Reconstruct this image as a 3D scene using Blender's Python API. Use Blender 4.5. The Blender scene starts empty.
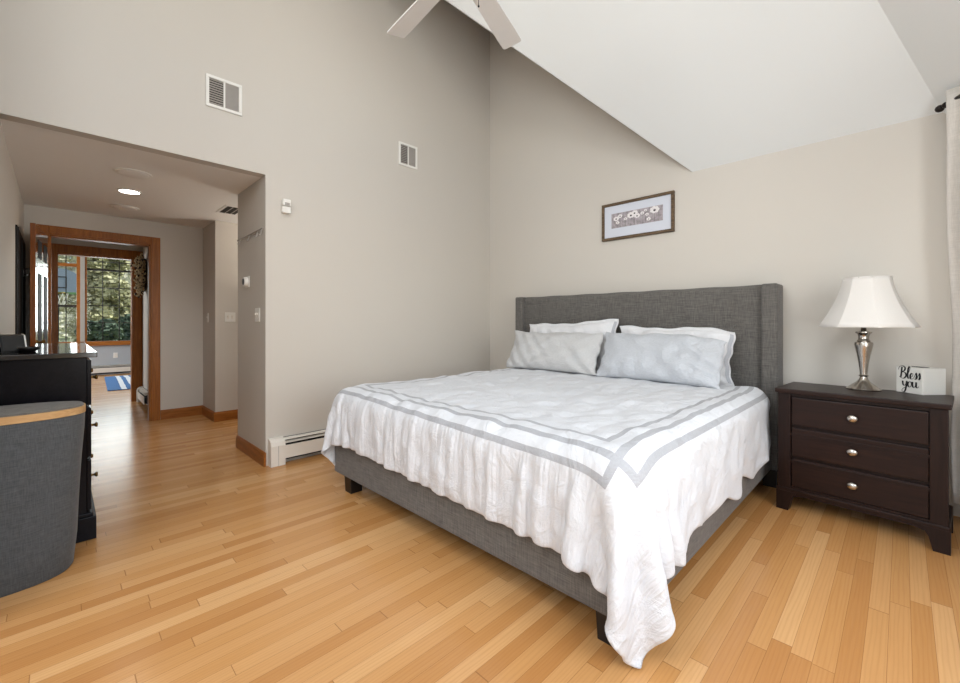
import bpy, bmesh, math, random
import numpy as np
from mathutils import Vector, Matrix
random.seed(7)
C = bpy.context.scene.collection
PI = math.pi

# ------------------------------------------------------------------ camera, world, lights, exposure
CAM = Vector((3.665, -3.843, 1.18))
cd = bpy.data.cameras.new('camera'); cam = bpy.data.objects.new('camera', cd); C.objects.link(cam)
cam.location = CAM; cam.rotation_euler = (PI/2, 0, math.radians(45))
cd.sensor_fit = 'HORIZONTAL'; cd.sensor_width = 36; cd.lens = 422/960*36; cd.shift_y = -19/960
cd.clip_start = 0.02; cd.clip_end = 300
bpy.context.scene.camera = cam

W = bpy.data.worlds.new('sky'); bpy.context.scene.world = W; W.use_nodes = True
wn = W.node_tree.nodes; wl = W.node_tree.links
sk = wn.new('ShaderNodeTexSky'); sk.sky_type = 'NISHITA'; sk.sun_disc = False; sk.sun_elevation = math.radians(38); sk.sun_rotation = math.radians(120)
wl.new(sk.outputs[0], wn['Background'].inputs[0]); wn['Background'].inputs[1].default_value = 0.18

def sun(rot, e):
    l = bpy.data.lights.new('sun', 'SUN'); l.energy = e; l.angle = math.radians(1.5); l.color = (1, .95, .86)
    o = bpy.data.objects.new('sun', l); o.rotation_euler = rot; C.objects.link(o)
sun((math.radians(-48), math.radians(8), 0), 7.5)

def area(name, loc, direction, sx, sy, e, col=(1, 1, 1)):
    l = bpy.data.lights.new(name, 'AREA'); l.shape = 'RECTANGLE'; l.size = sx; l.size_y = sy; l.energy = e; l.color = col
    o = bpy.data.objects.new(name, l); o.location = loc
    o.rotation_euler = Vector(direction).to_track_quat('-Z', 'Z').to_euler(); C.objects.link(o); return o
# daylight entering by windows; gable, roof and sunroom-side ones are unseen, added for fill
area('daylight_rear', (3.1, -6.3, 1.35), (-.1, 1, .02), 2.4, 2.2, 26, (.95, .98, 1))
area('gable_fill', (1.9, -6.3, 3.55), (-.24, 1, .03), 2.8, 1.3, 118, (.95, .98, 1))
area('daylight_right', (4.85, -2.75, 1.4), (-1, .08, .06), 2.3, 1.7, 74, (.92, .97, 1))
area('daylight_bay', (4.42, -.42, 1.35), (-.86, -.5, -.05), .8, 1.5, 14, (.93, .97, 1))
area('roof_fill', (3.72, -4.2, 3.80), (-.86, .12, -.45), 2.2, 1.2, 68, (.95, .98, 1))
area('sunroom_side_fill', (-7.0, -6.35, 1.6), (0, 1, -.1), 2.6, 1.7, 130, (.93, .97, 1))
area('daylight_far_front', (-9.35, -2.7, 1.75), (1, -.12, -.1), 1.4, 1.8, 44, (.93, .97, 1))

vs = bpy.context.scene.view_settings
vs.view_transform = 'Standard'; vs.look = 'None'; vs.gamma = 1; vs.use_curve_mapping = False; vs.exposure = -0.06

# ------------------------------------------------------------------ materials
def lin(r, g, b):
    f = lambda c: (c/255/12.92) if c/255 <= .04045 else ((c/255+.055)/1.055)**2.4
    return (f(r), f(g), f(b), 1)

class N:
    """small node-tree helper"""
    def __init__(s, name):
        s.m = bpy.data.materials.new(name); s.m.use_nodes = True
        s.t = s.m.node_tree; s.b = s.t.nodes['Principled BSDF']
    def n(s, typ, **kw):
        o = s.t.nodes.new(typ)
        for k, v in kw.items(): setattr(o, k, v)
        return o
    def l(s, a, b): s.t.links.new(a, b)
    def setin(s, sock, v):
        if hasattr(v, 'is_linked') or hasattr(v, 'links'): s.l(v, sock)
        else: sock.default_value = v
    def math(s, op, a, b=0.0, c=0.0):
        o = s.n('ShaderNodeMath', operation=op)
        for i, v in enumerate((a, b, c)): s.setin(o.inputs[i], v)
        return o.outputs[0]
    def coord(s, which='Object'):
        return s.n('ShaderNodeTexCoord').outputs[which]
    def mapping(s, vec, scale=(1, 1, 1), rot=(0, 0, 0)):
        o = s.n('ShaderNodeMapping'); s.l(vec, o.inputs[0]); o.inputs['Scale'].default_value = scale; o.inputs['Rotation'].default_value = rot
        return o.outputs[0]
    def noise(s, vec, scale, detail=4, rough=.6, dist=0):
        o = s.n('ShaderNodeTexNoise'); s.l(vec, o.inputs['Vector']); o.inputs['Scale'].default_value = scale
        o.inputs['Detail'].default_value = detail; o.inputs['Roughness'].default_value = rough; o.inputs['Distortion'].default_value = dist
        return o.outputs['Fac']
    def mix(s, fac, a, b, mode='MIX'):
        o = s.n('ShaderNodeMix', data_type='RGBA', blend_type=mode)
        s.setin(o.inputs[0], fac); s.setin(o.inputs[6], a); s.setin(o.inputs[7], b)
        return o.outputs[2]
    def ramp(s, fac, stops):
        o = s.n('ShaderNodeValToRGB'); s.l(fac, o.inputs[0]); e = o.color_ramp.elements
        while len(e) < len(stops): e.new(.5)
        for el, (p, c) in zip(e, stops): el.position = p; el.color = c
        return o.outputs[0]
    def bump(s, h, strength=.3, dist=.002):
        o = s.n('ShaderNodeBump'); s.l(h, o.inputs['Height']); o.inputs['Strength'].default_value = strength; o.inputs['Distance'].default_value = dist
        s.l(o.outputs[0], s.b.inputs['Normal'])
    def set(s, **kw):
        for k, v in kw.items():
            k = k.replace('_', ' ')
            s.setin(s.b.inputs[k], v)
        return s

def basic(name, col, rough=.5, metal=0, var=.06, scale=30, bump=0, coat=0):
    m = N(name); v = m.coord(); f = m.noise(v, scale, 3)
    c2 = tuple(max(0, x*(1-var*2)) for x in col[:3])+(1,); c1 = tuple(min(1, x*(1+var)) for x in col[:3])+(1,)
    m.set(Base_Color=m.mix(f, c2, c1), Roughness=rough, Metallic=metal, Coat_Weight=coat)
    if bump: m.bump(f, bump, .001)
    return m.m

def paint(name, col, bump=.08, scale=220):
    m = N(name); v = m.coord(); f = m.noise(v, scale, 2); g = m.noise(v, 1.3, 2)
    m.set(Base_Color=m.mix(g, tuple(x*.97 for x in col[:3])+(1,), col), Roughness=.62); m.bump(f, bump, .001); return m.m

def fabric(name, ca, cb, scale=.17, rough=.95, bump=.3):
    m = N(name); v = m.coord()
    a = m.noise(m.mapping(v, (900*scale, 900*scale, 60*scale)), 1, 2); b = m.noise(m.mapping(v, (60*scale, 60*scale, 900*scale)), 1, 2)
    s_ = m.math('ADD', a, b); f = m.math('MULTIPLY_ADD', s_, 1.7, -1.2)
    fc = m.n('ShaderNodeClamp'); m.l(f, fc.inputs[0])
    m.set(Base_Color=m.mix(fc.outputs[0], ca, cb), Roughness=rough, Sheen_Weight=.15); m.bump(s_, bump, .0015); return m.m

def wood(name, ca, cb, axis=2, rough=.35, coat=.0, scale=1.0, spec=.22):
    m = N(name); v = m.coord(); sc = [22*scale]*3; sc[axis] = 1.6*scale
    f = m.noise(m.mapping(v, tuple(sc)), 1.6, 6, .65, 1.2)
    m.set(Base_Color=m.ramp(f, [(.3, ca), (.7, cb)]), Roughness=rough, Coat_Weight=coat, Coat_Roughness=.12, Specular_IOR_Level=spec); m.bump(f, .05, .001); return m.m

M = {}
M['wall'] = paint('greige_wall_paint', lin(203, 197, 188))
M['ceiling'] = paint('white_ceiling_paint', lin(227, 229, 228), .25, 90)
M['hall_ceiling'] = paint('hall_ceiling_paint', lin(240, 238, 235), .3, 60)
M['far_wall'] = paint('grey_blue_wall_paint', lin(176, 180, 184))
M['white'] = basic('white_plastic', lin(232, 230, 224), .35, var=.01)
M['trim_white'] = basic('white_enamel', lin(226, 220, 210), .4, var=.01)
M['black'] = basic('black_plastic', lin(14, 14, 16), .3, var=.05)
M['slot'] = basic('dark_void', lin(38, 34, 31), .8)
M['grey_slat'] = basic('grey_slat', lin(168, 162, 155), .5)
M['stain'] = wood('orange_stained_oak', lin(128, 76, 30), lin(172, 106, 46))
M['stain_y'] = wood('orange_stained_oak_along_wall', lin(128, 76, 30), lin(172, 106, 46), axis=1)
M['stain_x'] = wood('orange_stained_oak_across', lin(128, 76, 30), lin(172, 106, 46), axis=0)
M['door'] = wood('glossy_stained_door', lin(120, 64, 26), lin(158, 90, 38), rough=.14, coat=.9, spec=.5)
M['closet'] = wood('very_dark_door_wood', lin(26, 22, 20), lin(40, 34, 30), rough=.5, coat=0)
M['espresso'] = wood('espresso_wood', lin(28, 16, 13), lin(44, 27, 21), axis=0, rough=.38, coat=.02, spec=.2)
M['espresso_z'] = wood('espresso_wood_upright', lin(26, 15, 12), lin(40, 25, 20), axis=2, rough=.38, coat=.02, spec=.2)
M['black_wood'] = wood('black_painted_wood', lin(12, 11, 14), lin(22, 20, 24), axis=0, rough=.2, coat=.0, spec=.12)
M['black_top'] = wood('polished_black_top', lin(12, 11, 14), lin(22, 20, 24), axis=0, rough=.1, coat=.3, spec=.5)
M['leg_black'] = basic('black_leg', lin(16, 15, 16), .4)
M['bed_linen'] = fabric('charcoal_linen', lin(76, 73, 70), lin(110, 106, 101), .24)
M['nickel'] = basic('brushed_nickel', lin(196, 190, 182), .24, 1, .05, 60)
M['brass'] = basic('antique_brass', lin(120, 92, 52), .3, 1)
M['chrome'] = basic('chrome', lin(210, 210, 210), .12, 1)
M['felt'] = fabric('grey_felt', lin(62, 65, 68), lin(88, 91, 94), .4)
M['lid_felt'] = fabric('warm_grey_felt', lin(84, 80, 75), lin(116, 111, 104), .4)
M['band'] = wood('pale_wood_band', lin(178, 138, 92), lin(206, 168, 120), axis=1, rough=.5, coat=0)
M['frame'] = wood('weathered_brown_frame', lin(62, 50, 38), lin(120, 100, 78), axis=0, rough=.6, coat=0, scale=2)
M['mat_board'] = basic('pale_blue_mat', lin(206, 210, 220), .7, var=.01)
M['curtain'] = fabric('cream_curtain', lin(204, 199, 192), lin(220, 215, 208), .3, bump=.15)
M['rod'] = basic('bronze_rod', lin(40, 34, 32), .4, .6)
M['box_white'] = basic('white_card', lin(226, 224, 218), .7, var=.03, scale=140)
M['ink'] = basic('black_ink', lin(14, 14, 18), .6)
M['fan'] = basic('white_fan_enamel', lin(225, 222, 218), .4, var=.01)
M['sheet'] = basic('white_cotton', lin(236, 236, 238), .85, var=.01)
M['dish'] = basic('dark_dish', lin(26, 22, 22), .35)
M['leaf'] = basic('olive_foliage', lin(190, 188, 150), .8, var=.35, scale=1.2)
M['leaf_pale'] = basic('pale_autumn_foliage', lin(240, 234, 212), .8, var=.3, scale=1.2)
M['leaf_dark'] = basic('dark_evergreen', lin(92, 110, 90), .8, var=.3, scale=1.2)
M['bark'] = basic('grey_bark', lin(112, 104, 96), .9, var=.2)
M['lawn'] = basic('pale_lawn', lin(150, 156, 112), .95, var=.2, scale=2)
M['board'] = basic('grey_backboard', lin(128, 142, 156), .4)
M['green_pad'] = basic('green_pad', lin(96, 132, 84), .6)
M['car_white'] = basic('white_car_paint', lin(226, 228, 232), .2, coat=.6, var=.01)
M['wreath_pale'] = basic('dried_flowers', lin(214, 196, 158), .9, var=.2, scale=40)
M['wreath_dark'] = basic('dried_twigs', lin(70, 54, 40), .9, var=.3, scale=40)

m = N('lamp_shade_linen'); v = m.coord(); f = m.noise(v, 300, 2)
m.set(Base_Color=m.mix(f, lin(216, 212, 207), lin(226, 222, 217)), Roughness=.8, Transmission_Weight=0.0, Subsurface_Weight=.0); m.bump(f, .1, .001); M['shade'] = m.m

m = N('clear_window_glass'); tr = m.n('ShaderNodeBsdfTransparent'); tr.inputs[0].default_value = (.96, .98, .97, 1); gl = m.n('ShaderNodeBsdfGlossy'); gl.inputs['Roughness'].default_value = .02
mxs = m.n('ShaderNodeMixShader'); mxs.inputs[0].default_value = .006; m.l(tr.outputs[0], mxs.inputs[1]); m.l(gl.outputs[0], mxs.inputs[2]); m.l(mxs.outputs[0], m.t.nodes['Material Output'].inputs[0]); M['glass'] = m.m

m = N('lamp_lens'); m.b.inputs['Emission Color'].default_value = (1, .93, .82, 1); m.b.inputs['Emission Strength'].default_value = 14; M['lens'] = m.m
m = N('striped_blue_rug'); v = m.coord('UV'); sx = m.n('ShaderNodeSeparateXYZ'); m.l(v, sx.inputs[0])
wob = m.math('MULTIPLY_ADD', m.noise(v, 6, 2), .02, -.01); u = m.math('ADD', sx.outputs[0], wob)
s1 = m.math('COMPARE', u, .12, .020); s2 = m.math('COMPARE', u, .20, .022)
m.set(Base_Color=m.mix(m.math('MAXIMUM', s1, s2), m.mix(m.noise(v, 90, 3), lin(48, 92, 148), lin(86, 134, 186)), lin(226, 230, 234)), Roughness=.95); M['rug'] = m.m

# oak strip floor: boards run along y, each board its own tone
m = N('oak_strip_floor'); v = m.coord(); sx = m.n('ShaderNodeSeparateXYZ'); m.l(v, sx.inputs[0])
bx = m.math('DIVIDE', sx.outputs[0], .0615); row = m.math('FLOOR', bx); fx = m.math('FRACT', bx)
wr = m.n('ShaderNodeTexWhiteNoise', noise_dimensions='1D'); m.l(row, wr.inputs['W'])
L = m.math('MULTIPLY_ADD', wr.outputs[0], .55, .75)
by = m.math('DIVIDE', m.math('MULTIPLY_ADD', wr.outputs[0], 7.3, sx.outputs[1]), L); col = m.math('FLOOR', by); fy = m.math('FRACT', by)
cmb = m.n('ShaderNodeCombineXYZ'); m.l(row, cmb.inputs[0]); m.l(col, cmb.inputs[1])
w2 = m.n('ShaderNodeTexWhiteNoise', noise_dimensions='2D'); m.l(cmb.outputs[0], w2.inputs['Vector'])
off = m.n('ShaderNodeVectorMath', operation='MULTIPLY_ADD'); m.l(w2.outputs['Color'], off.inputs[0]); off.inputs[1].default_value = (9, 9, 9); m.l(v, off.inputs[2])
grain = m.noise(m.mapping(off.outputs[0], (34, 2.2, 10)), 1.5, 5, .65, .8)
fine = m.noise(m.mapping(off.outputs[0], (260, 6, 10)), 1, 3)
rings = m.n('ShaderNodeTexWave', wave_type='BANDS', bands_direction='X'); m.l(m.mapping(off.outputs[0], (15, 1.3, 1)), rings.inputs['Vector']); rings.inputs['Scale'].default_value = 1.5; rings.inputs['Distortion'].default_value = 7; rings.inputs['Detail'].default_value = 2; rings.inputs['Detail Scale'].default_value = .9
tone = m.ramp(w2.outputs['Value'], [(0, lin(184, 128, 70)), (.35, lin(200, 147, 88)), (.75, lin(208, 157, 100)), (1, lin(220, 173, 118))])
g1 = m.mix(m.math('MULTIPLY', grain, .30), tone, lin(150, 92, 44))
g1 = m.mix(m.math('MULTIPLY', m.math('POWER', rings.outputs['Fac'], 3), .16), g1, lin(150, 94, 50))
g1 = m.mix(m.math('MULTIPLY', fine, .14), g1, lin(232, 190, 140))
ex = m.math('MINIMUM', fx, m.math('SUBTRACT', 1, fx)); ey = m.math('MINIMUM', fy, m.math('SUBTRACT', 1, fy))
sx_ = m.math('LESS_THAN', ex, .012); sy_ = m.math('LESS_THAN', ey, .0016); seam = m.math('MAXIMUM', sx_, sy_)
g1 = m.mix(m.math('MULTIPLY', seam, .55), g1, lin(112, 70, 36))
m.set(Base_Color=g1, Roughness=m.math('MULTIPLY_ADD', grain, .14, .15), Coat_Weight=.0, Specular_IOR_Level=.38)
m.bump(m.math('MULTIPLY_ADD', seam, -1.0, m.math('MULTIPLY', grain, .12)), .12, .001); M['floor'] = m.m

# duvet: white cotton with interlocked grey border bands drawn in the sheet's own coordinates (metres)
SHW, SHL = 2.96, 2.38      # flat duvet width, and length from hem at the foot
BA, BB, BC, BW = .535, .460, .388, .0125
QA, QB, QC = .500, .420, .348
m = N('duvet_cotton'); v = m.coord('UV'); sx = m.n('ShaderNodeSeparateXYZ'); m.l(v, sx.inputs[0])
uu = m.math('MULTIPLY', sx.outputs[0], SHW); qq = m.math('MULTIPLY', sx.outputs[1], SHL)
pp = m.math('MINIMUM', uu, m.math('SUBTRACT', SHW, uu))
cmp_ = lambda a, d: m.math('COMPARE', a, d, BW)
gt = lambda a, d: m.math('GREATER_THAN', a, d-BW)
mx = lambda *a: a[0] if len(a) == 1 else m.math('MAXIMUM', a[0], mx(*a[1:]))
mu = lambda a, b: m.math('MULTIPLY', a, b)
mask = mx(mu(cmp_(pp, BA), gt(qq, QA)), mu(cmp_(qq, QA), gt(pp, BA)),
          mu(cmp_(pp, BB), gt(qq, QC)), mu(cmp_(qq, QB), gt(pp, BC)),
          mu(cmp_(pp, BC), gt(qq, QB)), mu(cmp_(qq, QC), gt(pp, BB)))
wr_ = m.noise(m.mapping(v, (38, 24, 1)), 1, 5, .62, 1.8)
wv = m.noise(m.mapping(v, (420, 340, 1)), 1, 1)
m.set(Base_Color=m.mix(mask, lin(210, 212, 216), m.mix(wv, lin(158, 159, 163), lin(174, 175, 179))), Roughness=.85, Sheen_Weight=.1)
gath = m.noise(m.mapping(v, (150, 7, 1)), 1, 3, .55, .4); drop = m.math('LESS_THAN', qq, QC-BW)
wr_ = m.math('MULTIPLY_ADD', m.math('MULTIPLY', gath, drop), 1.1, wr_)
m.bump(m.math('MULTIPLY_ADD', wv, .05, wr_), .8, .013); M['duvet'] = m.m

def pillowcase(name, ca, cb, thin):
    m = N(name); v = m.coord()
    wr_ = m.noise(m.mapping(v, (9, 9, 15), (0, .5, 0)), 1.9, 6, .66, 2.4)
    st = m.noise(m.mapping(v, (60, 40, 420) if thin else (200, 200, 200)), 1, 2)
    m.set(Base_Color=m.mix(st, ca, cb), Roughness=.85, Sheen_Weight=.1); m.bump(wr_, .6, .022); return m.m
M['pillow_grey'] = pillowcase('heathered_grey_pillowcase', lin(176, 176, 176), lin(210, 209, 208), True)
M['pillow_blue'] = pillowcase('heathered_blue_grey_pillowcase', lin(174, 177, 182), lin(208, 211, 216), True)
M['pillow_white'] = pillowcase('white_sham_cotton', lin(220, 220, 222), lin(228, 228, 230), False)
M['sham_band'] = basic('grey_sham_band', lin(176, 178, 184), .9)

def flowers_mat():
    m = N('grey_print'); v = m.coord('UV'); n1 = m.noise(m.mapping(v, (14, 3, 1)), 1.2, 4)
    m.set(Base_Color=m.ramp(n1, [(.25, lin(112, 106, 108)), (.5, lin(158, 150, 154)), (.75, lin(188, 180, 184))]), Roughness=.6); return m.m
M['print'] = flowers_mat()
M['petal'] = basic('white_petal_print', lin(228, 224, 224), .6)
M['print_dark'] = basic('dark_print', lin(60, 54, 56), .6)

# ------------------------------------------------------------------ mesh helpers
class MB:
    def __init__(s): s.b = bmesh.new()
    def box(s, x0, x1, y0, y1, z0, z1, bev=0, mat=None, seg=2):
        vs = [s.b.verts.new((x, y, z)) for x in (x0, x1) for y in (y0, y1) for z in (z0, z1)]
        fs = [(0, 1, 3, 2), (4, 6, 7, 5), (0, 4, 5, 1), (2, 3, 7, 6), (0, 2, 6, 4), (1, 5, 7, 3)]
        F = [s.b.faces.new([vs[i] for i in f]) for f in fs]
        if bev:
            e = list({ed for f in F for ed in f.edges})
            r = bmesh.ops.bevel(s.b, geom=e, offset=bev, segments=seg, affect='EDGES', profile=.6)
            vs = list({v for f in r['faces'] for v in f.verts} | {v for v in vs if v.is_valid})
        if mat is not None:
            for v in vs:
                if v.is_valid: v.co = mat @ v.co
        return s
    def poly(s, pts):
        s.b.faces.new([s.b.verts.new(p) for p in pts]); return s
    def prism(s, pts, axis, d):
        """extrude a planar outline by vector d"""
        a = [s.b.verts.new(p) for p in pts]; d = Vector(d); b2 = [s.b.verts.new(Vector(p)+d) for p in pts]
        s.b.faces.new(a); s.b.faces.new(b2[::-1])
        for i in range(len(a)):
            j = (i+1) % len(a); s.b.faces.new((a[i], b2[i], b2[j], a[j]))
        return s
    def lathe(s, prof, seg=32, o=(0, 0, 0), sx=1, sy=1, M4=None, power=2.0, cap=True):
        rings = []
        for r, z in prof:
            ring = []
            for k in range(seg):
                t = 2*PI*k/seg; c, n = math.cos(t), math.sin(t)
                if power != 2: 
                    c = math.copysign(abs(c)**(2/power), c); n = math.copysign(abs(n)**(2/power), n)
                p = Vector((o[0]+r*c*sx, o[1]+r*n*sy, o[2]+z))
                if M4: p = M4 @ p
                ring.append(s.b.verts.new(p))
            rings.append(ring)
        for a, b2 in zip(rings, rings[1:]):
            for k in range(seg):
                j = (k+1) % seg; s.b.faces.new((a[k], a[j], b2[j], b2[k]))
        if cap:
            s.b.faces.new(rings[0][::-1]); s.b.faces.new(rings[-1])
        return s
    def tube(s, pts, r, seg=10):
        pts = [Vector(p) for p in pts]; rings = []
        rr = r if isinstance(r, (list, tuple)) else [r]*len(pts)
        for i, p in enumerate(pts):
            d = (pts[min(i+1, len(pts)-1)]-pts[max(i-1, 0)]).normalized()
            q = d.to_track_quat('Z', 'Y')
            rings.append([s.b.verts.new(p+q @ Vector((rr[i]*math.cos(2*PI*k/seg), rr[i]*math.sin(2*PI*k/seg), 0))) for k in range(seg)])
        for a, b2 in zip(rings, rings[1:]):
            for k in range(seg):
                j = (k+1) % seg; s.b.faces.new((a[k], a[j], b2[j], b2[k]))
        s.b.faces.new(rings[0][::-1]); s.b.faces.new(rings[-1]); return s
    def ball(s, c, r, sc=(1, 1, 1), sub=2):
        bmesh.ops.create_icosphere(s.b, subdivisions=sub, radius=r, matrix=Matrix.Translation(c) @ Matrix.Diagonal((*sc, 1))); return s
    def build(s, name, mat, parent=None, smooth=False, fix=True):
        if fix: bmesh.ops.recalc_face_normals(s.b, faces=s.b.faces)
        me = bpy.data.meshes.new(name); s.b.to_mesh(me); s.b.free()
        if mat: me.materials.append(mat)
        if smooth:
            for p in me.polygons: p.use_smooth = True
            if smooth == 'auto':
                for p in me.polygons: p.use_smooth = True
                me.set_sharp_from_angle(angle=math.radians(35))
        o = bpy.data.objects.new(name, me); C.objects.link(o)
        if parent: o.parent = parent
        return o

def tag(o, label=None, cat=None, group=None, kind=None):
    if label: o['label'] = label
    if cat: o['category'] = cat
    if group: o['group'] = group
    if kind: o['kind'] = kind
    return o
def empty(name, loc, rz=0, label=None, cat=None, group=None):
    o = bpy.data.objects.new(name, None); o.location = loc; o.rotation_euler = (0, 0, rz); o.empty_display_size = .1
    C.objects.link(o); return tag(o, label, cat, group)
def copy_tree(o, parent=None):
    c = o.copy(); C.objects.link(c)
    if parent: c.parent = parent
    for ch in list(o.children): copy_tree(ch, c)
    return c
def struct(o): o['kind'] = 'structure'; return o

def seg_wall(name, p0, p1, z0, z1, th, mat, openings=()):
    """wall from p0 to p1; its room face lies on the line, thickness to the left of the direction"""
    p0 = Vector((*p0, 0)); p1 = Vector((*p1, 0)); d = p1-p0; Ln = d.length; a = math.atan2(d.y, d.x)
    T = Matrix.Translation(p0) @ Matrix.Rotation(a, 4, 'Z'); mb = MB(); cur = 0
    for s0, s1, a0, a1 in sorted(openings):
        if s0 > cur: mb.box(cur, s0, 0, th, z0, z1, mat=T)
        if a0 > z0: mb.box(s0, s1, 0, th, z0, a0, mat=T)
        if a1 < z1: mb.box(s0, s1, 0, th, a1, z1, mat=T)
        cur = s1
    if cur < Ln: mb.box(cur, Ln, 0, th, z0, z1, mat=T)
    return struct(mb.build(name, mat))

# ------------------------------------------------------------------ room shell
XA, YB, YL = -.03, .03, -4.09          # wall with vents, headboard wall, left wall
ZH, ZC = 2.394, 2.48                   # hall ceiling, eave height
struct(MB().poly([(-9.4, -6.2, 0), (4.8, -6.2, 0), (4.8, .3, 0), (-9.4, .3, 0)]).build('floor', M['floor']))

seg_wall('wall_head', (-.13, YB), (3.98, YB), 0, 5.1, .1, M['wall'])
seg_wall('wall_vents', (XA, -2.638), (XA, YB), 0, 5.1, .1, M['wall'])
seg_wall('wall_header', (XA, YL), (XA, -2.638), ZH, 5.1, .1, M['wall'])
seg_wall('wall_return', (-.786, -2.638), (XA-.1, -2.638), 0, 2.6, .1, M['wall'])
seg_wall('wall_closet_side', (-.686, -1.2), (-.686, -2.538), 0, 2.6, .1, M['wall']).location.x = 0
seg_wall('wall_niche', (-2.105, -2.521), (-2.105, -1.2), 0, 2.6, .1, M['wall'])
seg_wall('wall_niche_end', (-2.205, -1.2), (-.686, -1.2), 0, 2.6, .1, M['wall'])
seg_wall('wall_jog', (-2.709, -2.521), (-2.205, -2.521), 0, 2.6, .1, M['wall'])
seg_wall('wall_hall_end', (-2.709, YL-.1), (-2.709, -2.421), 0, 2.6, .12, M['wall'], [(YL*-1-3.905+.1, YL*-1-3.055+.1, 0, 2.11)])
seg_wall('wall_left', (1.2, YL), (-2.83, YL), 0, 5.1, .1, M['wall'])
seg_wall('wall_left_return', (1.2, -6.1), (1.2, YL-.1), 0, 5.1, .1, M['wall'])
# bay wall, right wall and rear wall with window openings; the unseen gable one is added for fill
ex, ey = .5, -.866
W0 = Vector((3.92, YB, 2.409)); W1 = W0+1.3*Vector((ex, ey, 0))
seg_wall('wall_bay', (W1.x, W1.y), (W0.x, W0.y), 0, 2.42, -.1, M['wall'], [(.2, 1.05, .75, 2.2)]).name = 'wall_bay'
seg_wall('wall_right', (W1.x, -6.1), (W1.x, W1.y), 0, 2.42, -.1, M['wall'], [(2.2, 4.5, .6, 2.3)])
seg_wall('wall_rear', (1.1, -6.1), (W1.x, -6.1), 0, 2.75, -.1, M['wall'], [(.8, 3.2, .2, 2.45)])
seg_wall('wall_rear_upper', (-.1, -6.1), (W1.x, -6.1), 2.75, 5.1, -.1, M['wall'], [(.4, 3.8, .1+2.75, 1.5+2.75)])
seg_wall('wall_rear_left', (-.1, -6.1), (1.2, -6.1), 0, 2.75, -.1, M['wall'])
seg_wall('wall_vents_rear', (XA, -6.1), (XA, YL), 0, 5.1, .1, M['wall'])

# vaulted ceiling: two 45 degree slopes meeting in a valley, a hip towards the bay, flat ridge at the top
k1 = .987
P1 = Vector((2.384, YB, ZC)); Pr = Vector((3.843, YB, ZC)); fd = Vector((-.279, -.55, .55)); tt = (5-ZC)/.55
T = Pr+tt*fd; zA = ZC+k1*(P1.x-XA)
yv = YB-(zA-ZC); yt = YB-(5-ZC)
cb = MB()
cb.poly([P1, Pr, T, (XA, yt, 5), (XA, yv, zA)])
cb.poly([P1, (XA, yv, zA), (XA, YB, zA)])
cb.poly([Pr, W0, W1, T]); 
def slope(y, s_):
    lo_, hi_ = Vector((W1.x, 0, W0.z)), Vector((T.x, 0, 5)); p = lo_.lerp(hi_, s_); return (p.x, y, p.z)
YS0, YS1, SS0, SS1 = -3.05, -5.35, .30, .72  # unseen roof opening added so fill light reaches the high wall
def right_edge(s_): return W1.lerp(T, s_)
cb.poly([W1, slope(YS0, 0), slope(YS0, 1), T]); cb.poly([slope(YS1, 0), slope(-6.1, 0), slope(-6.1, 1), slope(YS1, 1)])
cb.poly([slope(YS0, 0), slope(YS1, 0), slope(YS1, SS0), slope(YS0, SS0)]); cb.poly([slope(YS0, SS1), slope(YS1, SS1), slope(YS1, 1), slope(YS0, 1)])
cb.poly([T, (T.x, -6.1, 5), (XA-.1, -6.1, 5), (XA-.1, yt, 5), (XA, yt, 5)])
struct(cb.build('ceiling', M['ceiling'], fix=False))
struct(MB().box(-2.83, -.131, YL, -1.2, ZH, ZH+.03).build('ceiling_hall', M['hall_ceiling']))

# vestibule and far sunroom beyond the open door
seg_wall('wall_vestibule_right', (-4.46, -2.94), (-2.83, -2.94), 0, 2.6, .1, M['wall'])
seg_wall('wall_vestibule_left', (-2.83, -4.05), (-4.46, -4.05), 0, 2.6, .04, M['wall'])
struct(MB().box(-4.46, -2.83, -4.05, -2.94, 2.34, 2.37).build('ceiling_vestibule', M['ceiling']))
seg_wall('wall_sunroom_inner', (-4.46, -6.1), (-4.46, -.9), 0, 3.1, .12, M['wall'], [(6.1-3.86, 6.1-3.05, 0, 2.13)])
XW = -9.1
LW = (-4.36, -3.535, .76, 2.66); RW = (-3.41, -1.985, .76, 2.66)
seg_wall('wall_sunroom_window', (XW, -6.1), (XW, -.9), 0, 3.1, .12, M['far_wall'], [(6.1+LW[0], 6.1+LW[1], LW[2], LW[3]), (6.1+RW[0], 6.1+RW[1], RW[2], RW[3]), (.9, 1.6, .9, 2.6)])
seg_wall('wall_sunroom_side', (XW, -6.1), (-4.58, -6.1), 0, 3.1, -.1, M['far_wall'], [(.8, 3.6, .7, 2.5)])  # unseen side opening added to light the sunroom
seg_wall('wall_sunroom_end', (-4.58, -.9), (XW, -.9), 0, 3.1, -.1, M['far_wall'])
struct(MB().box(XW-.1, -4.58, -6.1, -.9, 3.1, 3.13).build('ceiling_sunroom', M['ceiling']))

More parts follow.
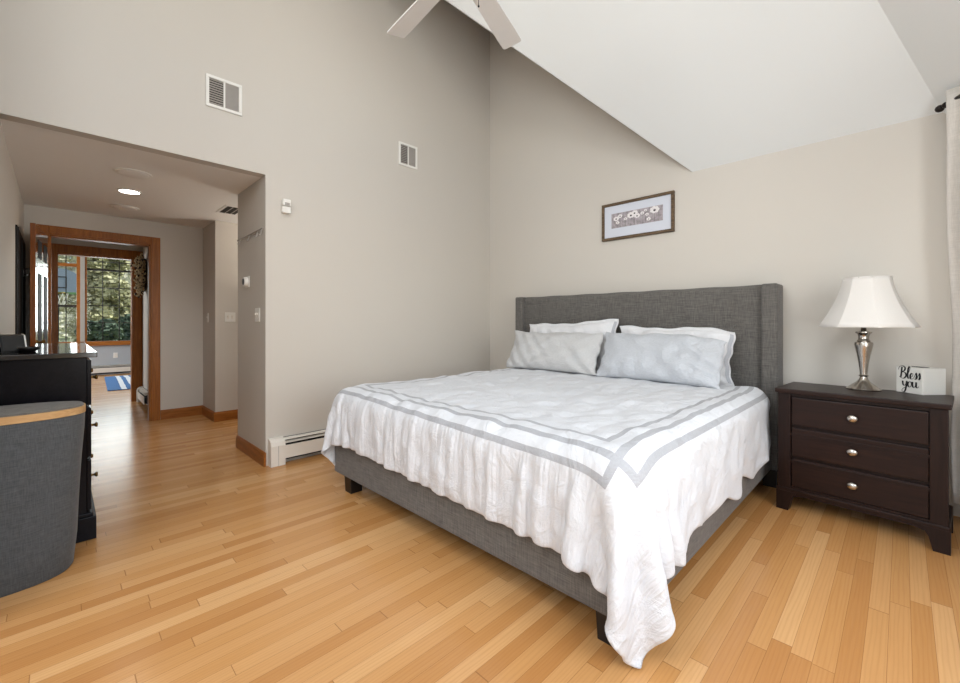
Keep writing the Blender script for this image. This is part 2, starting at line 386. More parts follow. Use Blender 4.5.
# sunroom windows
def window(name, y0, y1, z0, z1, ys, zs, heavy=(), dark=False):
    x = XW; fr = MB()
    fr.box(x-.10, x+.03, y0-.06, y0+.02, z0-.02, z1+.07, .004).box(x-.10, x+.03, y1-.02, y1+.06, z0-.02, z1+.07, .004)
    fr.box(x-.10, x+.03, y0-.06, y1+.06, z1-.02, z1+.08, .004)
    w = struct(fr.build(name, M['stain_y']))
    mt = MB()
    for y in ys: mt.box(x-.07, x-.045, y-.008, y+.008, z0, z1)
    for z in zs:
        h = .022 if z in heavy else .008
        mt.box(x-.072, x-.043, y0, y1, z-h, z+h)
    mt.build('muntin_grid', M['slot'], w)
    MB().box(x-.060, x-.056, y0, y1, z0, z1).build('glass_pane', M['glass'], w)
    MB().box(x-.10, x+.07, y0-.09, y1+.09, z0-.10, z0, .006).build('window_sill', M['stain_y'], w)
    return w
window('window_1', *RW, [-3.41+.285*k for k in (1, 2, 3, 4)], [1.18, 1.56, 1.965, 2.37, 2.56], (2.37,))
wl_ = window('window_2', *LW, [-3.72, -4.06], [1.54, 2.43], (1.54,))
MB().box(XW-.095, XW-.03, LW[0], LW[1], 2.40, 2.47, .004).build('transom_bar', M['stain_y'], wl_)
struct(MB().box(XW-.09, XW+.05, LW[1]+.035, RW[0]-.015, .76, 2.72).build('trim_window_post', M['grey_slat']))

# stained casings
def casing(name, x, y0, y1, zt, w, proj_, depth):
    mb = MB()
    for a, b2 in ((y0-w, y0), (y1, y1+w)):
        mb.box(x, x+proj_, a, b2, 0, zt+w, .004)
        mb.box(x+proj_-.001, x+proj_+.008, a+.02, b2-.02, 0, zt+w-.01, .003)
    mb.box(x, x+proj_, y0, y1, zt, zt+w, .004); mb.box(x+proj_-.001, x+proj_+.008, y0, y1, zt+.02, zt+w-.02, .003)
    mb.box(x-depth, x, y0-.012, y0+.012, 0, zt); mb.box(x-depth, x, y1-.012, y1+.012, 0, zt); mb.box(x-depth, x, y0, y1, zt-.014, zt+.01)
    return struct(mb.build(name, M['stain']))
casing('trim_door_hall', -2.708, -3.905, -3.06, 2.11, .095, .018, .122)
casing('trim_door_sunroom', -4.459, -3.855, -3.055, 2.13, .12, .018, .122)

# open six-panel door
th = math.atan2(-3.985+3.912, -1.93+2.69)
dr = struct(MB().box(0, .775, 0, .036, .012, 2.08, .003).build('door_1', M['door'])); dr.location = (-2.66, -3.912-.036, 0); dr.rotation_euler = (0, 0, th)
for (x0, x1) in ((.10, .345), (.43, .675)):
    for (z0, z1) in ((.22, .80), (.95, 1.66), (1.76, 1.97)):
        p = MB()
        p.box(x0+.02, x1-.02, .036, .0385, z0+.02, z1-.02, .001).box(x0+.02, x1-.02, -.0025, 0, z0+.02, z1-.02, .001)
        p.build('door_panel', M['closet'], dr)  # panels coloured near black to read as shaded recesses in the stained door
kn = MB().lathe([(.024, .0), (.024, .006), (.009, .01), (.009, .03), (.024, .04), (.026, .05), (.018, .058), (.002, .06)], 16, M4=Matrix.Translation((.72, .036, 1.0)) @ Matrix.Rotation(-PI/2, 4, 'X'))
kn.build('door_knob', M['brass'], dr, True)

# dark closet door in the left wall
cl = struct(MB().box(-2.69, -1.45, YL-.0, YL+.012, 0, 1.98, .002).build('door_2', M['closet']))
MB().box(-2.1, -2.07, YL+.012, YL+.016, .02, 1.96).box(-1.52, -1.50, YL+.012, YL+.018, 0, 1.97).build('door_stile', M['closet'], cl)
h = empty('coat_hook', (-2.25, YL+.012, 1.66), 0, 'small chrome coat hook on dark closet door', 'hook')
MB().box(-.012, .012, 0, .006, -.04, .04, .002).build('hook_plate', M['chrome'], h)
MB().tube([(0, .004, .03), (0, .05, .035), (0, .07, .05)], .005, 8).tube([(0, .004, -.02), (0, .03, -.03), (0, .045, -.01)], .005, 8).build('hook_arm', M['chrome'], h, True)

# oak baseboards in the hall
def base(name, p0, p1):
    p0 = Vector((*p0, 0)); p1 = Vector((*p1, 0)); d = p1-p0
    T_ = Matrix.Translation(p0) @ Matrix.Rotation(math.atan2(d.y, d.x), 4, 'Z')
    mb = MB(); Ln = d.length
    mb.prism([T_ @ Vector((0, 0, 0)), T_ @ Vector((0, -.016, 0)), T_ @ Vector((0, -.016, .09)), T_ @ Vector((0, -.006, .115)), T_ @ Vector((0, 0, .115))], 0, d)
    struct(mb.build(name, M['stain_x' if abs(d.x) > abs(d.y) else 'stain_y']))
base('baseboard_return', (-.786, -2.639), (XA+.016, -2.639))
base('baseboard_jog', (-2.708, -2.522), (-2.09, -2.522))
base('baseboard_niche', (-2.104, -2.537), (-2.104, -1.2))
base('baseboard_hall_end', (-2.708, -2.962), (-2.708, -2.522))

# ------------------------------------------------------------------ wall fittings
def vent(y, z, w, h_, label):
    r = empty('wall_vent', (XA, y, z), 0, label, 'vent', 'return air vents on the high wall')
    f_ = MB(); b_ = .022
    f_.box(0, .012, 0, w, 0, b_, .003).box(0, .012, 0, w, h_-b_, h_, .003).box(0, .012, 0, b_, b_, h_-b_, .003).box(0, .012, w-b_, w, b_, h_-b_, .003).box(0, .011, w/2-.006, w/2+.006, b_, h_-b_)
    f_.build('vent_frame', M['white'], r)
    MB().box(0, .002, b_, w/2-.006, b_, h_-b_).build('vent_backing', M['slot'], r)
    s_ = MB(); n = 11
    for i in range(n):
        zz = b_+(h_-2*b_)*(i+.5)/n
        s_.box(-.004, .004, 0, w/2-.03, -.0045, .0045, mat=Matrix.Translation((.006, b_, zz)) @ Matrix.Rotation(.5, 4, 'Y'))
    s_.build('louvre', M['grey_slat'], r)
    s_ = MB(); s_.box(0, .003, w/2+.006, w-b_, b_, h_-b_)
    for i in range(13):
        yy = w/2+.012+(w/2-b_-.018)*i/12; s_.box(.003, .008, yy-.0022, yy+.0022, b_, h_-b_)
    s_.build('damper_grille', M['grey_slat'], r)
    return r
vent(-3.06, 2.81, .245, .240, 'square white wall vent above the hall opening, left of the pair')
vent(-1.345, 2.822, .235, .240, 'square white wall vent high between motion sensor and room corner')

r = empty('motion_sensor', (XA, -2.485, 2.10), 0, 'small white motion sensor box on wall beside hall opening corner', 'sensor')
MB().box(0, .045, -.034, .034, 0, .055, .006).build('sensor_base', M['white'], r)
MB().box(0, .055, -.032, .032, .058, .115, .010).build('sensor_head', M['white'], r)
MB().box(.05, .058, -.02, .02, .062, .085, .004).build('sensor_lens', M['grey_slat'], r)

def switch(loc, rz, label, n=1):
    r = empty('light_switch', loc, rz, label, 'light switch', 'wall switches by the hall')
    w = .035+.023*(n-1)
    MB().box(-w, w, -.006, 0, -.058, .058, .003).build('switch_plate', M['white'], r)
    for i in range(n):
        x = (i-(n-1)/2)*.046
        MB().box(x-.005, x+.005, -.018, -.004, -.002, .014, .002).box(x-.011, x+.011, -.008, -.004, -.022, .022, .001).build('toggle', M['trim_white'], r)
    return r
switch((-.215, -2.639, 1.244), 0, 'white switch plate on wall end below round thermostat', 2)
switch((-2.44, -2.522, 1.24), 0, 'white switch plate on narrow jog wall beside oak door casing', 1)
switch((-2.104, -2.366, 1.245), PI/2, 'white double switch plate on niche wall behind the wall end', 2)

r = empty('thermostat', (-.482, -2.639, 1.543), 0, 'round white thermostat with dark dial on wall end', 'thermostat')
TY = Matrix.Rotation(PI/2, 4, 'X')
MB().box(-.05, .05, -.008, 0, -.05, .05, .003).build('back_plate', M['white'], r)
MB().lathe([(.042, .008), (.042, .03), (.038, .036), (.03, .038)], 28, M4=TY).build('dial_ring', M['white'], r, 'auto')
MB().lathe([(.03, .0378), (.028, .041), (.01, .042)], 24, M4=TY).build('dial_face', M['black'], r, 'auto')

r = empty('hook_rail', (-.748, -2.639, 1.947), 0, 'thin dark rail with four small hooks on wall end above thermostat', 'hook rail')
MB().tube([(0, -.012, 0), (.69, -.012, .012)], .006, 8).build('rail', M['grey_slat'], r)
for i, x in enumerate((.10, .36, .58, .68)):
    MB().tube([(x, -.012, 0), (x, -.022, -.015), (x, -.022, -.045), (x, -.036, -.052), (x, -.04, -.038)], .004, 6).build('hook', M['grey_slat'], r, True)

r = empty('ceiling_speaker', (-.752, -3.41, ZH), 0, 'round white flush ceiling speaker nearest the room, in front of downlight', 'ceiling speaker', 'flush speakers in the hall ceiling')
MB().lathe([(.122, -.001), (.122, -.006), (.114, -.008)], 36).build('speaker_ring', M['white'], r, 'auto')
MB().lathe([(.112, -.006), (.09, -.010), (.002, -.013)], 36).build('speaker_grille', M['hall_ceiling'], r, True)
r2 = copy_tree(r); r2.location = (-2.137, -3.342, ZH); r2['label'] = 'round white flush ceiling speaker behind downlight, nearer the oak doorway'
r = empty('recessed_downlight', (-1.397, -3.375, ZH), 0, 'lit round recessed downlight in the hall ceiling between two speakers', 'downlight')
mb = MB(); mb.lathe([(.095, -.001), (.095, -.006), (.076, -.006), (.076, -.003)], 36); mb.build('trim_ring', M['white'], r, 'auto')
MB().lathe([(.075, -.003), (.07, -.004), (.002, -.0045)], 36).build('lens', M['lens'], r, True)
sl = bpy.data.lights.new('downlight_beam', 'SPOT'); sl.energy = 22; sl.spot_size = 2.3; sl.spot_blend = .8; sl.shadow_soft_size = .06; sl.color = (1, .95, .88)
so = bpy.data.objects.new('downlight_beam', sl); so.location = (-1.397, -3.375, ZH-.02); C.objects.link(so)

sc = empty('niche_fill_lamp', (-1.4, -1.2, 1.72), 0, 'added white half-bowl fill uplight, unseen on the niche end wall', 'added fill lamp')  # unseen uplight added to brighten the hall ceiling
MB().box(-.05, .05, -.012, 0, -.09, .09, .004).build('fill_lamp_plate', M['white'], sc)
MB().lathe([(.03, -.08), (.07, -.04), (.10, .03), (.11, .08), (.104, .08), (.09, .03), (.02, -.05)], 28, (0, -.122, 0)).build('fill_lamp_bowl', M['white'], sc, True)
ul = area('niche_fill_light', (-1.4, -1.322, 1.81), (-.12, -.5, 1), .16, .16, 16, (1, .94, .86))
r = empty('ceiling_vent', (-1.45, -2.52, ZH), 0, 'dark slotted ceiling vent over the hall niche', 'vent')
MB().box(-.19, .19, -.10, .10, -.006, 0, .002).build('vent_frame', M['hall_ceiling'], r)
MB().box(-.16, .16, -.075, .075, -.008, -.005).build('vent_opening', M['slot'], r)
s_ = MB()
for i in range(2): s_.box(-.16, .16, -.03+.055*i, -.022+.055*i, -.012, -.007)
s_.build('slat', M['grey_slat'], r)

def heater(name, length, loc, rz, label, cap=True):
    """hydronic baseboard heater; local x along wall, -y into the room"""
    r = empty(name, loc, rz, label, 'baseboard heater')
    prof = lambda x: [(x, 0, .04), (x, -.058, .04), (x, -.06, .15), (x, -.052, .17), (x, 0, .17)]
    MB().box(.09, length, -.004, 0, .02, .215, 0).build('back_panel', M['slot'], r)
    MB().prism([(.09, -.062, .05), (.09, -.066, .05), (.09, -.066, .158), (.09, -.062, .158)], 0, (length-.09, 0, 0)).build('front_cover', M['trim_white'], r)
    MB().prism([(.09, -.0, .212), (.09, -.05, .206), (.09, -.052, .200), (.09, 0, .204)], 0, (length-.09, 0, 0)).build('top_cover', M['trim_white'], r)
    MB().prism([(.09, -.02, .186), (.09, -.058, .178), (.09, -.058, .174), (.09, -.02, .18)], 0, (length-.09, 0, 0)).build('damper', M['trim_white'], r)
    MB().box(.09, length, -.05, -.008, .06, .14).build('fin_element', M['slot'], r)
    if cap:
        c = MB().prism([(0, 0, 0), (0, -.072, 0), (0, -.072, .165), (0, -.062, .195), (0, -.04, .215), (0, 0, .222)], 0, (.115, 0, 0)).build('end_cap', M['trim_white'], r)
        MB().box(.058, .061, -.0735, -.070, .0, .165).build('cap_seam', M['grey_slat'], c)
    return r
heater('baseboard_heater', 2.5, (XA, -2.620, 0), PI/2, 'long white baseboard heater along wall left of the bed')
# parts were modelled for a wall whose room side is local -y: rz = 90 deg puts -y on +x
heater('baseboard_heater', 3.4, (XW+.001, -4.7, 0), PI/2, 'white baseboard heater under the sunroom window')
heater('baseboard_heater', .75, (-4.44, -2.942, 0), 0, 'short white baseboard heater in vestibule between oak casings')
hb = heater('baseboard_heater', 1.1, (W0.x, W0.y, 0), math.atan2(ey, ex), 'white baseboard heater below the cream curtain', False)
hb.location = (W0.x+.06*ex, W0.y+.06*ey, 0)

r = empty('wall_outlet', (XW+.001, -2.91, .43), PI/2, 'white wall outlet under the sunroom window', 'outlet')
MB().box(-.04, .04, -.006, 0, -.06, .06, .003).build('outlet_plate', M['white'], r)
MB().box(-.016, .016, -.009, -.005, .008, .038, .002).box(-.016, .016, -.009, -.005, -.038, -.008, .002).build('socket', M['trim_white'], r)

# ------------------------------------------------------------------ ceiling fan
r = empty('ceiling_fan', (2.03, -2.34, 3.06), 0, 'white ceiling fan with flat blades hung from vaulted ceiling', 'ceiling fan')
zr = ZC-(-2.34-YB)-3.06
MB().lathe([(.075, zr), (.075, zr-.03), (.03, zr-.11)], 28).build('canopy', M['fan'], r, 'auto')
MB().lathe([(.012, .16), (.012, zr-.08)], 14).build('downrod', M['fan'], r, True)
MB().lathe([(.03, .19), (.09, .17), (.125, .12), (.13, .05), (.11, .015), (.06, -.01)], 32).build('motor_housing', M['fan'], r, 'auto')
MB().lathe([(.06, -.01), (.062, -.06), (.045, -.10), (.01, -.115)], 28).build('switch_housing', M['fan'], r, 'auto')
RB = .72
def blade(ang):
    T_ = Matrix.Rotation(ang, 4, 'Z') @ Matrix.Translation((0, 0, .0)) @ Matrix.Rotation(math.radians(-11), 4, 'X')
    iron = MB().box(.09, .24, -.02, .02, -.006, .004, .002, mat=T_).box(.19, .26, -.045, .045, -.006, .0, .002, mat=T_).build('blade_iron', M['fan'], r)
    out = [(.20, -.055), (.60, -.066), (RB-.012, -.066), (RB-.003, -.060), (RB, -.05), (RB, .048), (RB-.004, .06), (RB-.016, .066), (.60, .066), (.20, .055)]
    MB().prism([T_ @ Vector((x, y, .0)) for x, y in out], 2, T_.to_3x3() @ Vector((0, 0, .007))).build('blade', M['fan'], r)
MB().tube([(.075, .02, -.05), (.098, .022, -.07), (.100, .022, -.25)], .0018, 6).ball((.100, .022, -.258), .006, (1, 1, 1.3), 1).build('pull_chain', M['black'], r, True)
r_fan = r

# ------------------------------------------------------------------ bed
bed = empty('bed', (1.9, -1.2, 0), 0, 'king bed frame upholstered in charcoal linen with winged tufted headboard', 'bed')
def inbed(o):
    o.parent = bed; o.matrix_parent_inverse = Matrix.Translation((-1.9, 1.2, 0)); return o
HX0, HX1, HY, HT = .605, 3.040, -.23, 1.462
# headboard panel: front grid with tufting dimples and shallow seams
b = MB(); nx, nz = 96, 48; px0, px1, pz0, pz1 = HX0+.10, HX1-.10, .12, HT
btn = [(px0+(px1-px0)*(i+.5)/6, z) for i in range(6) for z in (.78, 1.15)]
g = []
for j in range(nz+1):
    row_ = []
    for i in range(nx+1):
        x = px0+(px1-px0)*i/nx; z = pz0+(pz1-pz0)*j/nz; d = 0
        for bx_, bz_ in btn: d += .016*math.exp(-(((x-bx_)/.05)**2+((z-bz_)/.05)**2))
        d += .004*sum(math.exp(-((x-(px0+(px1-px0)*(q+.5)/6))/.012)**2) for q in range(6))*min(1, max(0, (1.40-z)*8))
        d += .004*math.exp(-((z-1.15)/.012)**2)+.004*math.exp(-((z-.78)/.012)**2)
        e = max(0, 1-(HT-z)/.035); d += .03*e*e
        zz = z-(.004*(1-math.cos((x-px0)/(px1-px0)*12*PI))/2 if j == nz else 0)
        row_.append(b.b.verts.new((x, HY+.055+d, zz)))
    g.append(row_)
for j in range(nz):
    for i in range(nx): b.b.faces.new((g[j][i], g[j][i+1], g[j+1][i+1], g[j+1][i]))
hp = inbed(b.build('headboard', M['bed_linen'], None, True))
q = MB().box(px0, px1, HY+.10, -.02, pz0, HT-.004, .012); inbed(q.build('headboard_back', M['bed_linen']))
bt = MB()
for bx_, bz_ in btn:
    MB().ball((bx_, HY+.075, bz_), .011, (1, .5, 1), 2).build('tuft_button', M['bed_linen'], hp, True)
bt.b.free()
for x0 in (HX0, HX1-.10):
    inbed(MB().box(x0, x0+.10, HY, -.02, .12, HT, .016, seg=3).build('headboard_wing', M['bed_linen'], None, 'auto'))
BX0, BX1, BY0 = .80, 3.0, -2.45
inbed(MB().box(BX0, BX1, BY0, BY0+.06, .12, .42, .012, seg=3).build('foot_rail', M['bed_linen'], None, 'auto'))
for x0 in (BX0, BX1-.06): inbed(MB().box(x0, x0+.06, BY0+.06, HY+.05, .12, .42, .012, seg=3).build('side_rail', M['bed_linen'], None, 'auto'))
inbed(MB().box(BX0+.06, BX1-.06, BY0+.06, HY+.05, .30, .33).build('slat_base', M['leg_black']))
def bleg(x, y, w=.095):
    b = MB(); b.box(x, x+w, y, y+w, 0, .125, .003)
    for v in b.b.verts:
        if v.co.z < .02: v.co.x += (x+w/2-v.co.x)*.12; v.co.y += (y+w/2-v.co.y)*.12
    inbed(b.build('leg', M['leg_black']))
for x, y in ((.90, BY0+.025), (2.855, BY0+.025), (.66, -.235), (2.945, -.235), (1.85, -1.25)): bleg(x, y)

mt = tag(MB().box(BX0+.065, BX1-.065, BY0+.065, HY-.0, .332, .665, .06, seg=4).build('mattress', M['sheet'], None, 'auto'), 'thick white mattress under the striped duvet', 'mattress')

# duvet: cloth relaxed over a rounded block with position-based dynamics
def make_duvet():
    nx, ny = 132, 110
    rng = np.random.default_rng(3)
    px = np.linspace(0, SHW, nx); qy = np.linspace(0, SHL, ny)
    hx, hy = px[1]-px[0], qy[1]-qy[0]
    lo = np.array([BX0-.005, BY0-.005, -1.0]); hi = np.array([BX1+.005, .3, .695]); cen = (lo+hi)/2; half = (hi-lo)/2; R = .085
    PX, QY = np.meshgrid(px, qy, indexing='ij')
    xc = (BX0+BX1)/2
    X = np.zeros((nx, ny, 3)); X[..., 0] = xc+(PX-SHW/2); X[..., 1] = BY0-.345+QY; X[..., 2] = .71; X[..., 1] -= .030*(PX-SHW/2)*np.clip((SHL-QY)/1.5, 0, 1)
    edge = np.minimum(np.minimum(PX, SHW-PX), QY)
    # smooth noise for puff/wrinkle seeding
    def snoise(fx, fy, seed):
        r_ = np.random.default_rng(seed); ph = r_.uniform(0, 2*PI, 24); kx = r_.normal(0, fx, 24); ky = r_.normal(0, fy, 24)
        return sum(np.sin(kx[i]*PX+ky[i]*QY+ph[i]) for i in range(24))/math.sqrt(12)
    X[..., 2] += .006*snoise(9, 9, 1)+.004*rng.normal(size=(nx, ny))
    V = np.zeros_like(X)
    # rest lengths: extra cloth towards the foot hem (gathers) and a touch of slack everywhere
    gather = 1.015+.07*np.clip((QC+.02-QY)/.08, 0, 1)
    sx_ = 1.015+.0*PX
    def cons(a, b2, rest, k): return (a, b2, rest, k)
    idx = np.arange(nx*ny).reshape(nx, ny); cs = []
    def add(A, B, rest, k, par_axis):
        # split in two colours so no vertex repeats inside one batch
        for par in (0, 1):
            if par_axis == 0: s_ = np.s_[par::2, :]
            else: s_ = np.s_[:, par::2]
            a = A[s_].ravel(); bb = B[s_].ravel(); rr = rest[s_].ravel()
            if len(a): cs.append((a, bb, rr[:, None], k))
    add(idx[:-1, :], idx[1:, :], hx*gather[:-1, :], 1.0, 0)
    add(idx[:, :-1], idx[:, 1:], hy*1.01*np.ones((nx, ny-1)), 1.0, 1)
    dg = math.hypot(hx, hy)*1.02
    add(idx[:-1, :-1], idx[1:, 1:], dg*np.ones((nx-1, ny-1)), .35, 0)
    add(idx[1:, :-1], idx[:-1, 1:], dg*np.ones((nx-1, ny-1)), .35, 0)
    def addb(A, B, rest, k, ax):
        n = A.shape[ax]
        for par in range(4):
            s_ = np.s_[par::4, :] if ax == 0 else np.s_[:, par::4]
            cs.append((A[s_].ravel(), B[s_].ravel(), rest[s_].ravel()[:, None], k))
            # stride 4 keeps pairs (i, i+2) disjoint
    addb(idx[:-2, :], idx[2:, :], 2*hx*gather[:-2, :]*.995, .05, 0)
    addb(idx[:, :-2], idx[:, 2:], 2*hy*np.ones((nx, ny-2)), .10, 1)
    P = X.reshape(-1, 3).copy(); Vv = np.zeros_like(P); dt = 1/45; gacc = np.array([0, 0, -4.0])
    off = .012; pin = idx[:, -1]; pin = pin[(px > .42) & (px < SHW-.42)]; pinp = P[pin].copy(); pinp[:, 2] = .71
    for step in range(130):
        Vv += gacc*dt; Vv *= .965
        if step > 110: Vv *= .8
        old = P.copy(); P = P+Vv*dt
        for it in range(12):
            for a, bb, rest, k in cs:
                d = P[bb]-P[a]; ln = np.sqrt((d*d).sum(1, keepdims=True))+1e-9
                c_ = d*((ln-rest)/ln*.5*k); P[a] += c_; P[bb] -= c_
            # collision with the rounded mattress block
            q = np.abs(P-cen)-(half-R); qm = np.maximum(q, 0); dl = np.sqrt((qm*qm).sum(1)); ins = np.minimum(q.max(1), 0)
            sd = dl+ins-R-off; hit = sd < 0
            if hit.any():
                qh = qm[hit]; nrm = np.sign(P[hit]-cen)*qh; nl = np.sqrt((nrm*nrm).sum(1, keepdims=True))
                bad = nl[:, 0] < 1e-6
                if bad.any():
                    ax = q[hit].argmax(1); alt = np.zeros((hit.sum(), 3)); alt[np.arange(len(ax)), ax] = np.sign((P[hit]-cen)[np.arange(len(ax)), ax])
                    nrm[bad] = alt[bad]; nl[bad] = 1
                nrm = nrm/nl; P[hit] -= nrm*sd[hit][:, None]
                # friction
                mv = P[hit]-old[hit]; tn = mv-(mv*nrm).sum(1, keepdims=True)*nrm; P[hit] -= tn*.75
            P[pin] = pinp
            P[:, 2] = np.maximum(P[:, 2], .012)
        Vv = (P-old)/dt
    X = P.reshape(nx, ny, 3)
    # loft of the filling: push outwards along the cloth normal
    gx = np.gradient(X, axis=0); gy = np.gradient(X, axis=1); nn = np.cross(gx, gy); nn /= np.linalg.norm(nn, axis=2, keepdims=True)+1e-9
    puff = .010*(.5+.5*np.tanh(snoise(11, 11, 5)))+.004*snoise(24, 20, 8)
    puff *= np.clip(edge/.06, 0, 1)
    # stitched gathers hanging below the outer stripe along the foot hem
    rip = sum(a_*np.sin(PX*k_+QY*t_+ph_) for a_, k_, t_, ph_ in ((1, 74, 2.0, .3), (.8, 97, -3.0, 1.9), (.7, 55, 2.5, 4.0), (.5, 128, 1.5, 2.2)))
    puff = puff+.0048*rip*np.clip((QC-QY)/.10, 0, 1)*np.clip((PX-.25)/.2, 0, 1)*np.clip((SHW-.25-PX)/.2, 0, 1)
    cm = (np.clip((.5-np.minimum(PX, SHW-PX))/.1, 0, 1)*np.clip((.5-QY)/.1, 0, 1))[1:-1, 1:-1, None]
    for _ in range(6):
        avg = (X[:-2, 1:-1]+X[2:, 1:-1]+X[1:-1, :-2]+X[1:-1, 2:])/4
        X[1:-1, 1:-1] += (avg-X[1:-1, 1:-1])*.5*cm
    X = X+nn*(puff+.004)[..., None]
    rs = np.clip((.32-(SHW-PX))/.32, 0, 1); X[..., 2] += .028*np.sin(QY*15+.6)*rs*np.clip((QY-.45)/.2, 0, 1)
    X[..., 0] += .022*(np.sin(QY*9+1)+.6*np.sin(QY*21))*rs*rs*np.clip((QY-.45)/.2, 0, 1)*.8+.012*rs
    X[..., 2] += .09*np.clip((.5-PX)/.5, 0, 1)*np.clip((.5-QY)/.5, 0, 1)**.7
    me = bpy.data.meshes.new('duvet')
    f = [(idx[i, j], idx[i+1, j], idx[i+1, j+1], idx[i, j+1]) for i in range(nx-1) for j in range(ny-1)]
    me.from_pydata(X.reshape(-1, 3).tolist(), [], [tuple(int(t) for t in q) for q in f])
    uv = me.uv_layers.new(name='UVMap'); U = np.stack([PX/SHW, QY/SHL], -1).reshape(-1, 2)
    li = np.empty(len(me.loops), np.int32); me.loops.foreach_get('vertex_index', li)
    uv.data.foreach_set('uv', U[li].astype(np.float32).ravel())
    for p in me.polygons: p.use_smooth = True
    me.materials.append(M['duvet'])
    o = bpy.data.objects.new('duvet', me); C.objects.link(o)
    s_ = o.modifiers.new('thickness', 'SOLIDIFY'); s_.thickness = .014; s_.offset = -.2
    s_ = o.modifiers.new('smooth', 'SUBSURF'); s_.levels = 1; s_.render_levels = 1
    return tag(o, 'white duvet with interlocking grey border stripes draped over the bed', 'duvet')
make_duvet()

# pillows
def pillow(name, cx, cy, cz, w, h_, t, tilt, rz, mat, label, seed, flange=0, droop=0, group=None, roll=0):
    nx, nz = 64, 40; rng = random.Random(seed); wv = [(rng.uniform(2, 11), rng.uniform(-9, 9), rng.uniform(0, 6.28), rng.uniform(.2, 1)) for _ in range(14)]
    b = MB(); sides = []
    Mx = Matrix.Translation((cx, cy, cz)) @ Matrix.Rotation(rz, 4, 'Z') @ Matrix.Rotation(roll, 4, 'Y') @ Matrix.Rotation(tilt, 4, 'X')
    def P(u, v, s_):
        # pincushion outline: sides pull in, corners stay out
        x = u*w/2*(1-.045*(1-v*v)*abs(u)**2); z = v*h_/2*(1-.06*(1-u*u)*abs(v)**2)
        ui = min(1, abs(u)/(1-flange)) if flange else abs(u); vi = min(1, abs(v)/(1-flange*w/h_)) if flange else abs(v)
        th_ = t/2*max(0, (1-ui**3.2))**.55*max(0, (1-vi**2.6))**.6
        wr = sum(a*math.sin(kx*u*2.2+kz*v*1.4+ph) for kx, kz, ph, a in wv)*.0035*min(1, th_/(t*.2)+.25)
        wob_ = math.sin(u*5+seed)*.006+math.sin(u*13+seed*2)*.004
        z += wob_*max(0, v)**2; x += (math.sin(v*4+seed)*.008+math.sin(v*11+seed)*.005)*abs(u)**3
        if droop: z -= droop*.045*max(0, u-.45)**1.5*(1+v); wr += droop*.007*max(0, u-.1)*math.sin(9*u+5*v+3*math.sin(4*v+2*u))*min(1, th_/(t*.25))
        y = s_*th_+wr*(1 if s_ < 0 else .4)
        # belly sags towards the bottom edge
        y += s_*.012*max(0, -v)*(1-u*u)
        return Mx @ Vector((x, y, z))
    G = {}
    for s_ in (-1, 1):
        for i in range(nx+1):
            for j in range(nz+1):
                u = -1+2*i/nx; v = -1+2*j/nz
                u = math.copysign(1-(1-abs(u))**1.25, u); v = math.copysign(1-(1-abs(v))**1.25, v)
                if s_ == 1 and (i in (0, nx) or j in (0, nz)): G[s_, i, j] = G[-1, i, j]; continue
                G[s_, i, j] = b.b.verts.new(P(u, v, s_))
    for s_ in (-1, 1):
        for i in range(nx):
            for j in range(nz):
                b.b.faces.new((G[s_, i, j], G[s_, i+1, j], G[s_, i+1, j+1], G[s_, i, j+1]))
    o = b.build(name, mat, None, True)
    tag(o, label, 'pillow', group)
    if flange:
        # grey band stitched round the sham just inside its flange
        bb = MB(); uu = 1-flange*1.05; vv = 1-flange*w/h_*1.05; wd = .012
        path = [(-uu, -vv), (uu, -vv), (uu, vv), (-uu, vv)]
        for k in (1,):
            (u0, v0), (u1, v1) = path[k], path[(k+1) % 4]; prev = None
            for q in range(25):
                u = u0+(u1-u0)*q/24; v = v0+(v1-v0)*q/24
                du, dv = (0, 2*wd/h_) if v0 == v1 else (2*wd/w, 0)
                off_ = Mx.to_3x3() @ Vector((0, -.004, 0))
                a = b1 = None
                a = bb.b.verts.new(P(u-du, v-dv, -1)+off_); b1 = bb.b.verts.new(P(u+du, v+dv, -1)+off_)
                if prev: bb.b.faces.new((prev[0], prev[1], b1, a))
                prev = (a, b1)
        bb.build('band', M['sham_band'], o, True, fix=False)
    return o
gp = 'pillows at the head of the bed'
TL = math.radians(-24)
pillow('pillow', 1.36, -.325, .945, 1.02, .50, .15, math.radians(-12), 0, M['pillow_white'], 'white sham pillow behind the left grey pillow', 11, .05, 0, gp, roll=math.radians(-3))
pillow('pillow', 2.335, -.325, .930, .92, .45, .15, math.radians(-12), 0, M['pillow_white'], 'white sham pillow with grey band behind the right pillow', 12, .05, 1, gp)
pillow('pillow', 1.316, -.53, .908, 1.00, .40, .17, TL, math.radians(2), M['pillow_grey'], 'smooth light grey pillow at left front of the headboard', 13, 0, 0, gp)
pillow('pillow', 2.309, -.53, .908, .97, .41, .19, TL, math.radians(-2), M['pillow_blue'], 'rumpled blue-grey pillow at right front of the headboard', 14, 0, 1.6, gp)

